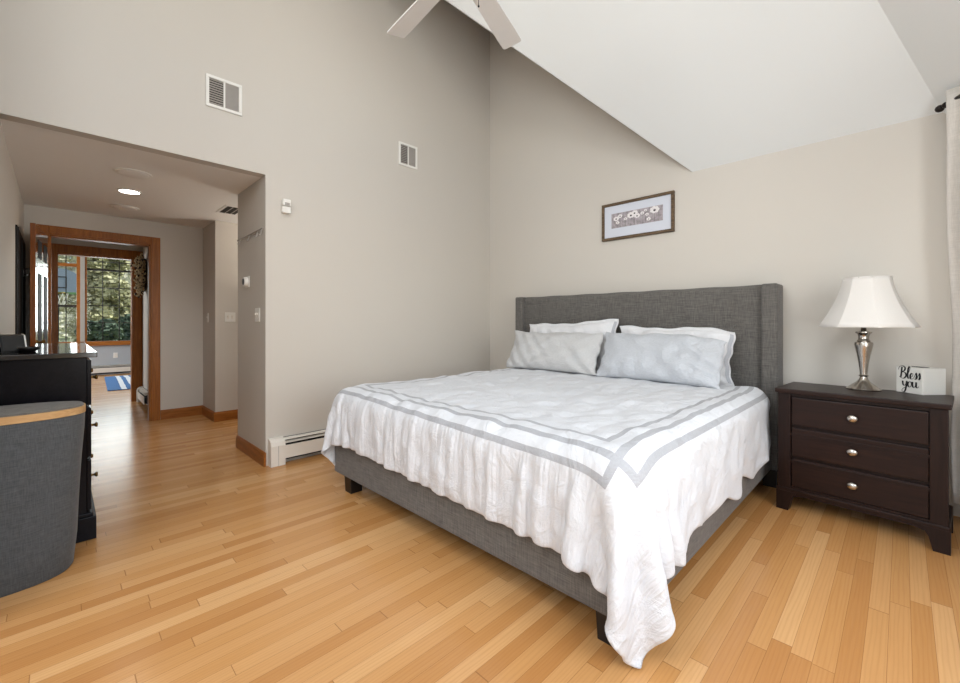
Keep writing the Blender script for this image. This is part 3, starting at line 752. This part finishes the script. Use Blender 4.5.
# ------------------------------------------------------------------ picture
r = empty('framed_picture', (1.540, YB, 1.988), 0, 'wide framed grey flower print on the headboard wall', 'picture')
PW, PH, FW = .70, .362, .026
f_ = MB()
f_.box(0, PW, -.028, 0, 0, FW, .004).box(0, PW, -.028, 0, PH-FW, PH, .004).box(0, FW, -.028, 0, FW, PH-FW, .004).box(PW-FW, PW, -.028, 0, FW, PH-FW, .004)
f_.build('picture_frame', M['frame'], r)
MB().box(FW, PW-FW, -.014, -.002, FW, PH-FW).build('mat_board', M['mat_board'], r)
a0, a1, c0, c1 = .10, .60, .115, .258
b = MB(); vsl = [b.b.verts.new(p) for p in ((a0, -.0146, c0), (a1, -.0146, c0), (a1, -.0146, c1), (a0, -.0146, c1))]; fc = b.b.faces.new(vsl)
uvl = b.b.loops.layers.uv.new('UVMap')
for lp, uv in zip(fc.loops, ((0, 0), (1, 0), (1, 1), (0, 1))): lp[uvl].uv = uv
pr = b.build('print', M['print'], r, fix=False)
Y_ = -.0150
def disc(mb, x, z, rx, rz_, y, seg=10):
    mb.poly([(x+rx*math.cos(2*PI*k/seg), y, z+rz_*math.sin(2*PI*k/seg)) for k in range(seg)])
for (x, z, s_) in ((.15, .205, .020), (.19, .225, .016), (.165, .165, .013), (.245, .19, .012), (.30, .215, .026), (.335, .23, .022), (.36, .20, .02), (.41, .215, .013), (.455, .195, .012), (.525, .225, .030), (.47, .15, .014), (.44, .235, .010)):
    fl = MB()
    s_ *= 1.35
    for k in range(7):
        t_ = 2*PI*k/7; disc(fl, x+s_*.7*math.cos(t_), z+s_*.5*math.sin(t_), s_*.42, s_*.36, Y_-.0001*k, 8)
    n_ = len(fl.b.faces)
    disc(fl, x, z-s_*.15, s_*.3, s_*.22, Y_-.0012, 8)
    fl.poly([(x-.001, Y_, c0+.003), (x+.001, Y_, c0+.003), (x+.001, Y_, z-s_*.5), (x-.001, Y_, z-s_*.5)])
    o = fl.build('printed_flower', M['petal'], pr, fix=False); o.data.materials.append(M['print_dark'])
    for p in o.data.polygons:
        if p.index >= n_: p.material_index = 1

# ------------------------------------------------------------------ nightstand, lamp, tissue box
ns = empty('nightstand', (3.10, -.597, 0), math.radians(-4.4), 'espresso three-drawer nightstand right of the bed', 'nightstand')
NW, ND, NH = .738, .41, .765
MB().box(-.008, NW+.008, -.012, ND+.005, NH-.028, NH, .005).build('top', M['espresso'], ns)
ca = MB(); ca.box(.012, NW-.012, .035, ND, .135, NH-.028)
for x0, x1 in ((.004, .070), (NW-.070, NW-.004)): ca.box(x0, x1, .008, .06, .13, NH-.028, .003)
for z in (.135, .300, .472, NH-.045): ca.box(.06, NW-.06, .012, .05, z, z+.018, .001)
ca.build('carcass', M['espresso_z'], ns)
MB().box(-.004, NW+.004, .002, ND, .115, .140, .005).build('base_moulding', M['espresso'], ns)
MB().prism([(.09, .012, .05+.04), (.13, .012, .075+.025), (NW-.13, .012, .10), (NW-.09, .012, .09), (NW-.09, .012, .12), (.09, .012, .12)], 0, (0, .018, 0)).build('apron', M['espresso'], ns)
for x0, sgn in ((-.004, 1), (NW+.004, -1)):
    for y0, y1 in ((.0, .06), (ND-.06, ND)):
        b = MB().prism([(x0, y0, 0), (x0+sgn*.062, y0, 0), (x0+sgn*.078, y0, .07), (x0+sgn*.105, y0, .12), (x0, y0, .12)], 0, (0, y1-y0, 0)); b.build('leg', M['espresso_z'], ns)
DZ = ((.155, .326), (.346, .520), (.540, .712))
for z0, z1 in DZ:
    d = MB().box(.074, NW-.074, .014, .034, z0, z1, .004).build('drawer', M['espresso'], ns)
    zc_ = (z0+z1)/2+.004
    MB().lathe([(.007, 0), (.007, .012), (.012, .015), (.0185, .020), (.0175, .027), (.010, .031), (.001, .032)], 20, M4=Matrix.Translation((NW*.495, .014, zc_)) @ Matrix.Rotation(PI/2, 4, 'X') @ Matrix.Diagonal((1.35, 1.15, 1.1, 1))).build('knob', M['nickel'], d, True)

lamp = empty('table_lamp', (3.497, -.315, NH), math.radians(14), 'brushed nickel urn table lamp with white bell shade on the nightstand', 'lamp')
MB().lathe([(.082, 0), (.084, .006), (.078, .012), (.068, .018), (.058, .028), (.036, .046), (.022, .064), (.017, .082)], 40).build('lamp_base', M['nickel'], lamp, 'auto')
b = MB(); prof = [(r_*1.08, z_) for r_, z_ in [(.021, .082), (.0225, .088), (.017, .094), (.0175, .11), (.0225, .16), (.030, .215), (.0385, .26), (.042, .280), (.040, .292), (.028, .298), (.030, .302), (.024, .312), (.024, .330), (.028, .342), (.037, .352), (.037, .358), (.016, .364)]]
b.lathe(prof, 40).build('lamp_body', M['nickel'], lamp, 'auto')
MB().lathe([(.0135, .364), (.0135, .46), (.010, .47)], 16).build('lamp_neck', M['nickel'], lamp, True)
MB().lathe([(.003, .46), (.003, .67), (.004, .675), (.002, .685)], 8).build('finial_rod', M['nickel'], lamp, True)
# eight-panelled bell shade
b = MB(); n8 = 8; sub = 4; zs = [i/12 for i in range(13)]; rings = []
for t_ in zs:
    R_ = .118+(.238-.118)*(1-t_)**1.55; z = .388+.303*t_; ring = []
    for k in range(n8):
        a0_, a1_ = 2*PI*k/n8, 2*PI*(k+1)/n8
        for s_ in range(sub):
            f = s_/sub; p = Vector((math.cos(a0_), math.sin(a0_), 0)).lerp(Vector((math.cos(a1_), math.sin(a1_), 0)), f)
            bulge = 1+.045*math.sin(PI*f); ring.append(b.b.verts.new((p.x*R_*bulge, p.y*R_*bulge, z)))
    rings.append(ring)
for A_, B_ in zip(rings, rings[1:]):
    for k in range(len(A_)):
        j = (k+1) % len(A_); b.b.faces.new((A_[k], A_[j], B_[j], B_[k]))
sh = b.build('lamp_shade', M['shade'], lamp); sh.location = (.017, .010, 0); sm = sh.modifiers.new('thickness', 'SOLIDIFY'); sm.thickness = .003
for p in sh.data.polygons: p.use_smooth = True
sh.data.set_sharp_from_angle(angle=math.radians(14))
for zt, rr_ in ((.388, .238), (.691, .118)):
    tp = [(rr_*math.cos(2*PI*k/8), rr_*math.sin(2*PI*k/8), zt) for k in range(9)]
    MB().tube(tp, .003, 6).build('shade_trim', M['shade'], sh)
sp = MB()
for k in range(3):
    a_ = 2*PI*k/3; sp.tube([(0, 0, .68), (.115*math.cos(a_), .115*math.sin(a_), .689)], .002, 6)
sp.build('shade_spider', M['nickel'], sh)

bxr = empty('tissue_box', (3.748, -.357, NH), 0, 'white cube tissue box lettered in black script, on the nightstand', 'tissue box')
ang = math.atan2(-.357+.262, 3.748-3.64)
bxr.rotation_euler = (0, 0, ang)
S = .144
# local: text face on -y side, running from x=-S to 0
MB().box(-S, 0, 0, S, 0, .152, .003).build('box_body', M['box_white'], bxr)
MB().lathe([(.045, .1522), (.045, .1528)], 24, (-S/2, S/2, 0), 1, .6).build('tissue_slot', M['slot'], bxr)
def script(paths, x0, z0, sc):
    b = MB(); y = -.0006; layer = 0
    for pts in paths:
        # Catmull-Rom through the points
        P_ = [Vector((p[0], p[1])) for p in pts]; Q = [P_[0]]+P_+[P_[-1]]; out = []
        for i in range(1, len(Q)-2):
            for s_ in range(6):
                t_ = s_/6; out.append(.5*((2*Q[i])+(-Q[i-1]+Q[i+1])*t_+(2*Q[i-1]-5*Q[i]+4*Q[i+1]-Q[i+2])*t_*t_+(-Q[i-1]+3*Q[i]-3*Q[i+1]+Q[i+2])*t_**3))
        out.append(P_[-1]); prev = None; layer += 1; yy = y-.00004*layer
        for i, p in enumerate(out):
            d = out[min(i+1, len(out)-1)]-out[max(i-1, 0)]
            if d.length < 1e-6: continue
            d.normalize(); w = .022+.05*max(0, -d.y)**1.2; nrm = Vector((-d.y, d.x))*w
            a = b.b.verts.new((x0+(p.x+nrm.x)*sc, yy, z0+(p.y+nrm.y)*sc)); c = b.b.verts.new((x0+(p.x-nrm.x)*sc, yy, z0+(p.y-nrm.y)*sc))
            if prev: b.b.faces.new((prev[0], prev[1], c, a))
            prev = (a, c)
    return b
def sh_(paths, dx, dy, k=1): return [[(x*k+dx, y*k+dy) for x, y in p] for p in paths]
LB = [[(.16, .98), (.12, .5), (.06, .08)], [(-.12, .72), (-.06, .95), (.2, 1.08), (.42, .92), (.34, .66), (.14, .54)], [(.14, .54), (.42, .5), (.5, .24), (.3, .0), (.06, .04), (-.04, .14)]]
Ll = [[(.0, .2), (.16, .6), (.26, .96), (.2, 1.06), (.1, .8), (.06, .3), (.12, .04), (.24, .12)]]
Le = [[(.0, .14), (.2, .26), (.24, .44), (.14, .5), (.03, .3), (.07, .04), (.2, .02), (.32, .16)]]
Ls = [[(.0, .14), (.14, .48), (.18, .56), (.22, .3), (.16, .04), (.04, .04)], [(.16, .04), (.3, .16)]]
Ly = [[(.0, .48), (.03, .2), (.14, .1), (.26, .3), (.32, .5)], [(.32, .5), (.28, .1), (.2, -.3), (.06, -.44), (-.06, -.3), (.1, -.1), (.4, .1)]]
Lo = [[(.2, .46), (.06, .4), (.02, .18), (.14, .02), (.27, .16), (.26, .4), (.18, .46), (.38, .4)]]
Lu = [[(.0, .48), (.0, .16), (.1, .03), (.22, .18), (.29, .48)], [(.29, .48), (.27, .14), (.36, .04), (.48, .16)]]
txt = sh_(LB, .16, .0)+sh_(Ll, .72, 0)+sh_(Le, .96, 0)+sh_(Ls, 1.27, 0)+sh_(Ls, 1.53, 0)+sh_(Ly, .38, -.72, 1.05)+sh_(Lo, .78, -.72, 1.05)+sh_(Lu, 1.17, -.72, 1.05)
script(txt, -S+.012, .084, .068).build('lettering', M['ink'], bxr, fix=False)

# ------------------------------------------------------------------ curtain and rod on the bay window
cu = empty('curtain', (3.905, -.09, .15), 0, 'cream curtain panel at right edge beside the nightstand', 'curtain')
b = MB(); nu, nv = 90, 24; base_p = Vector((3.852, -.17)); dv_ = Vector((ex, ey)); nv_ = Vector((-ey, ex))
gr = []
for j in range(nv+1):
    z = .145+(2.525-.145)*j/nv; row_ = []
    for i in range(nu+1):
        s_ = i/nu*.62; push = (1-j/nv)*.034*math.exp(-(s_/.18)**2)
        amp = .026*(.75+.25*math.sin(j*.4+i*.1)); w_ = amp*math.sin(s_/.085*2*PI*.5*1.6+.4)+.006*math.sin(j*.5+i*.3)
        p = base_p+dv_*(s_)-nv_*(w_)*1.0; row_.append(b.b.verts.new((p.x+push-.0-cu.location.x, p.y-cu.location.y, z-cu.location.z)))
    gr.append(row_)
for j in range(nv):
    for i in range(nu): b.b.faces.new((gr[j][i], gr[j][i+1], gr[j+1][i+1], gr[j+1][i]))
cp = b.build('curtain_panel', M['curtain'], cu, True, fix=False); sm = cp.modifiers.new('thickness', 'SOLIDIFY'); sm.thickness = .004
rd = empty('curtain_rod', (3.825, -.105, 2.462), math.atan2(ey, ex), 'dark bronze curtain rod with ball finial at top right', 'curtain rod')
MB().tube([(.05, 0, 0), (1.2, 0, 0)], .011, 12).build('rod', M['rod'], rd, True)
MB().ball((.0, 0, 0), .022, (1, 1, 1), 2).ball((.045, 0, 0), .018, (1, 1, 1), 2).build('finial', M['rod'], rd, True)
MB().box(.09, .105, -.006, .10, -.006, .006).box(.085, .11, .085, .10, -.03, .03).build('rod_bracket', M['rod'], rd)

# ------------------------------------------------------------------ dresser, dresser-top things, hamper
dz = 1.018
ds = empty('dresser', (-.22, -3.88, 0), 0, 'tall black six-drawer dresser standing along the left wall', 'dresser')
X0, X1, Y0, Y1 = -1.0+.22, .55+.22, -4.08+3.88, -3.69+3.88
MB().box(X0, X1, Y0, Y1, dz-.028, dz, .004).build('top', M['black_top'], ds)
ca = MB(); ca.box(X0+.02, X1-.02, Y0+.005, Y1-.042, .10, dz-.028, .003)
ca.box(X0+.02, X1-.02, Y1-.046, Y1-.038, .10, .15).build('carcass', M['black_wood'], ds)
bs = MB().box(X0+.004, X1+.0, Y0+.005, Y1-.004, .0, .125, .004); bs.box(X0+.01, X1-.006, Y0+.005, Y1-.016, .125, .145, .004); bs.build('plinth', M['black_wood'], ds)
for cx in (0, 1):
    xa = X0+.03+cx*.765; xb = xa+.735
    for (z0, z1) in ((.16, .43), (.445, .715), (.73, .975)):
        d = MB().box(xa, xb, Y1-.042, Y1-.024, z0, z1, .003).build('drawer', M['black_wood'], ds)
        for kx in (.13, .60):
            MB().lathe([(.010, 0), (.007, .004), (.006, .018), (.014, .024), (.013, .031), (.002, .034)], 16, M4=Matrix.Translation((xa+kx, Y1-.024, (z0+z1)/2+.015)) @ Matrix.Rotation(-PI/2, 4, 'X')).build('knob', M['brass'], d, True)

ck = empty('desk_clock', (.155, -4.03, dz), math.radians(20), 'black slant-faced clock with pale edge on the dresser near left wall', 'clock')
MB().prism([(-.05, -.05, 0), (.05, -.05, 0), (.02, -.05, .088), (-.012, -.05, .096)], 0, (0, .095, 0)).build('clock_body', M['black'], ck)
MB().prism([(.0505, -.044, .006), (.0535, -.044, .006), (.024, -.044, .088), (.021, -.044, .088)], 0, (0, .083, 0)).build('clock_screen', M['black'], ck)
MB().prism([(-.052, .0452, .0), (.054, .0452, .0), (.022, .0452, .092), (-.013, .0452, .099)], 0, (0, .006, 0)).build('clock_side', M['white'], ck)
di = empty('trinket_dish', (.245, -3.957, dz), 0, 'small dark round trinket dish on the black dresser', 'dish')
MB().lathe([(.022, 0), (.030, .004), (.042, .018), (.045, .026), (.040, .026), (.028, .010), (.002, .008)], 28, cap=True).build('bowl', M['dish'], di, True)

hm = empty('laundry_hamper', (.752, YL+.004, 0), 0, 'rounded grey felt laundry hamper with pale wood band lid', 'hamper')
def dshape(rx, ry, n=40, p=2.7):
    return [(rx*math.copysign(abs(math.cos(t_))**(2/p), math.cos(t_)), ry*abs(math.sin(t_))**(2/p)) for t_ in [PI*k/n for k in range(n+1)]]
def dloft(levels, name, mat, parent, smooth='auto'):
    b = MB(); rings = [[b.b.verts.new((x, y, z)) for x, y in dshape(rx, ry)] for rx, ry, z in levels]
    for A_, B_ in zip(rings, rings[1:]):
        n = len(A_)
        for k in range(n):
            j = (k+1) % n; b.b.faces.new((A_[k], A_[j], B_[j], B_[k]))
    b.b.faces.new(rings[0][::-1]); b.b.faces.new(rings[-1]); return b.build(name, mat, parent, smooth)
dloft([(.182, 0.290, 0), (.190, 0.298, .012), (.1955, 0.311, .15), (.197, 0.318, .34), (.193, 0.327, .52), (.184, 0.337, .66), (.176, 0.340, .735)], 'hamper_body', M['felt'], hm)
ld = dloft([(.174, 0.338, .736), (.176, 0.342, .738), (.176, 0.342, .768), (.174, 0.340, .770)], 'lid_band', M['band'], hm)
dloft([(.170, 0.336, .7705), (.166, 0.332, .777), (.12, 0.282, .780), (.06, 0.202, .781)], 'lid_top', M['lid_felt'], ld)

# ------------------------------------------------------------------ wreath, rug
wrr = empty('wreath', (-4.0, -2.945, 1.86), 0, 'dried flower wreath hanging on vestibule wall beside oak casing', 'wreath')
MB().tube([(.19*math.cos(2*PI*k/28), -.03, .21*math.sin(2*PI*k/28)) for k in range(29)], .03, 8).build('twig_ring', M['wreath_dark'], wrr, True)
rw = random.Random(9); bl = MB(); bd = MB()
for i in range(760):
    a_ = rw.uniform(0, 2*PI); rr_ = .20+rw.gauss(0, .035); p = Vector((rr_*math.cos(a_), -.04-abs(rw.gauss(0, .035)), rr_*1.12*math.sin(a_)))
    (bl if rw.random() < .8 else bd).ball(p, rw.uniform(.009, .021), (1, .7, 1), 1)
tag(bl.build('dried_blooms', M['wreath_pale'], wrr), kind='stuff'); tag(bd.build('dark_leaves', M['wreath_dark'], wrr), kind='stuff')

b = MB(); nx_, ny_ = 10, 10
rugv = [(-8.45, -3.14), (-5.98, -3.24), (-5.98, -1.4), (-8.45, -1.4)]
lo_ = [b.b.verts.new((x, y, .002)) for x, y in rugv]; hi_ = [b.b.verts.new((x, y, .012)) for x, y in rugv]
uvl = b.b.loops.layers.uv.new('UVMap'); f = b.b.faces.new(hi_)
for lp, uv in zip(f.loops, ((0, 1), (0, 0), (1, 0), (1, 1))): lp[uvl].uv = uv
for k in range(4): b.b.faces.new((lo_[k], lo_[(k+1) % 4], hi_[(k+1) % 4], hi_[k]))
b.b.faces.new(lo_[::-1])
tag(b.build('rug', M['rug']), 'blue rug with white stripes on the sunroom floor', 'rug')

# ------------------------------------------------------------------ outdoors beyond the sunroom window
struct(MB().box(-70, -9.3, -40, 40, -.9, -.6).build('ground', M['lawn']))
def tree(x, y, hgt, rad, mat, label, seed, n=15000):
    rg = random.Random(seed); t = empty('tree', (x, y, -.6), 0, label, 'tree', 'trees beyond the sunroom window')
    MB().tube([(0, 0, 0), (.1, .05, hgt*.4), (0, .1, hgt*.8)], [rad*.09, rad*.06, rad*.02], 8).build('trunk', M['bark'], t, True)
    vv = []; ff = []
    blobs = [(rg.gauss(0, rad*.4), rg.gauss(0, rad*.4), hgt*(.12+.85*(i+.5)/30), rad*rg.uniform(.4, .65)) for i in range(30)]
    for i in range(n):
        bx_, by_, bz_, br = blobs[i % 30]; d = Vector((rg.gauss(0, 1), rg.gauss(0, 1), rg.gauss(0, 1))).normalized()*br*rg.uniform(.6, 1)
        c = Vector((bx_, by_, bz_))+d; s_ = rg.uniform(.05, .09)*(.8+rad*.2); q = Vector((rg.gauss(0, 1), rg.gauss(0, 1), rg.gauss(0, 1))).to_track_quat('Z', 'Y')
        k = len(vv)
        for a in ((-s_, -s_*.6, 0), (s_, -s_*.6, 0), (s_, s_*.6, 0), (-s_, s_*.6, 0)): vv.append(tuple(c+q @ Vector(a)))
        ff.append((k, k+1, k+2, k+3))
    me = bpy.data.meshes.new('foliage'); me.from_pydata(vv, [], ff); me.materials.append(mat); o = bpy.data.objects.new('foliage', me); C.objects.link(o); o.parent = t
for i, (x, y, hh, rr_, mk, lb) in enumerate([
    (-25.5, -5.6, 7, 1.5, 'leaf_pale', 'pale autumn tree behind the basketball backboard'),
    (-25.5, -.6, 8, 1.5, 'leaf_pale', 'pale tree at the right of the sunroom window'),
    (-19.8, -2.5, 6, 1.0, 'leaf', 'slim olive tree in the middle of sunroom window'),
    (-34, -2.6, 10, 2.4, 'leaf_pale', 'tall pale tree standing far behind the slim olive tree'),
    (-14.2, -2.9, 1.7, .55, 'leaf_dark', 'dark low evergreen shrub at bottom left of large window'),
    (-15.8, -1.7, 1.9, .6, 'leaf_dark', 'dark rounded evergreen shrub low by right casing'),
    (-46, -4.5, 13, 4.0, 'leaf', 'large olive tree farthest behind the sunroom, left of tall pale tree'),
    (-60, 1.0, 15, 5.0, 'leaf', 'broad olive tree farthest away, right of tall pale tree')]):
    tree(x, y, hh, rr_, M[mk], lb, 20+i)
bh = empty('basketball_hoop', (-13.6, -3.86, -.6), 0, 'basketball hoop with rounded grey backboard outside the left sunroom window', 'basketball hoop')
out = [(-.56, 2.66), (.56, 2.66), (.56, 2.95), (.50, 3.12), (.36, 3.26), (.18, 3.34), (0, 3.36), (-.18, 3.34), (-.36, 3.26), (-.50, 3.12), (-.56, 2.95)]
MB().prism([(0, y, z) for y, z in out], 0, (-.04, 0, 0)).build('backboard', M['board'], bh)
sq = MB()
for a in ((-.2, .2, 2.78, 2.81), (-.2, .2, 3.09, 3.12), (-.2, -.17, 2.78, 3.12), (.17, .2, 2.78, 3.12)): sq.box(.001, .006, *a)
sq.build('target_square', M['black'], bh)
MB().box(-.05, .02, -.57, .57, 2.60, 2.67, .01).build('edge_pad', M['green_pad'], bh)
MB().tube([(.28+.23*math.cos(2*PI*k/24), .23*math.sin(2*PI*k/24), 2.62) for k in range(25)], .012, 6).build('rim', M['brass'], bh, True)
nt = MB()
for k in range(12):
    a_, a2 = 2*PI*k/12, 2*PI*(k+.5)/12
    for d_ in (a2, 2*PI*(k-.5)/12): nt.tube([(.28+.23*math.cos(a_), .23*math.sin(a_), 2.61), (.28+.18*math.cos(d_), .18*math.sin(d_), 2.42), (.28+.13*math.cos(a_), .13*math.sin(a_), 2.24)], .006, 4)
nt.build('net', M['white'], bh)
MB().tube([(-.5, 0, 0), (-.5, 0, 2.4), (-.05, 0, 2.9)], .05, 10).build('pole', M['black'], bh, True)
cr = empty('car', (-17.0, -5.35, -.6), 0, 'white parked car seen low through the left sunroom window', 'car')
side = [(-2.1, .3), (2.0, .3), (2.05, .75), (1.85, .95), (1.3, 1.02), (.7, 1.42), (.2, 1.52), (-1.0, 1.5), (-1.7, 1.15), (-2.1, .9)]
MB().prism([(-.8, y, z) for y, z in side], 0, (1.6, 0, 0)).build('car_body', M['car_white'], cr)
MB().prism([(.805, y, z) for y, z in [(-1.4, 1.06), (1.1, 1.06), (.62, 1.36), (-.95, 1.42)]], 0, (.01, 0, 0)).build('side_window', M['slot'], cr)
for y in (-1.35, 1.3):
    for x in (.62, -.82): MB().lathe([(.32, 0), (.32, .2)], 24, M4=Matrix.Translation((x, y, .32)) @ Matrix.Rotation(PI/2, 4, 'Y')).build('wheel', M['black'], cr, 'auto')

# fan blades last: two blades show in the picture, the rest complete the fan
for k, a_ in enumerate((175, 109, 37, 323, 249)):
    r = r_fan; blade(math.radians(a_))
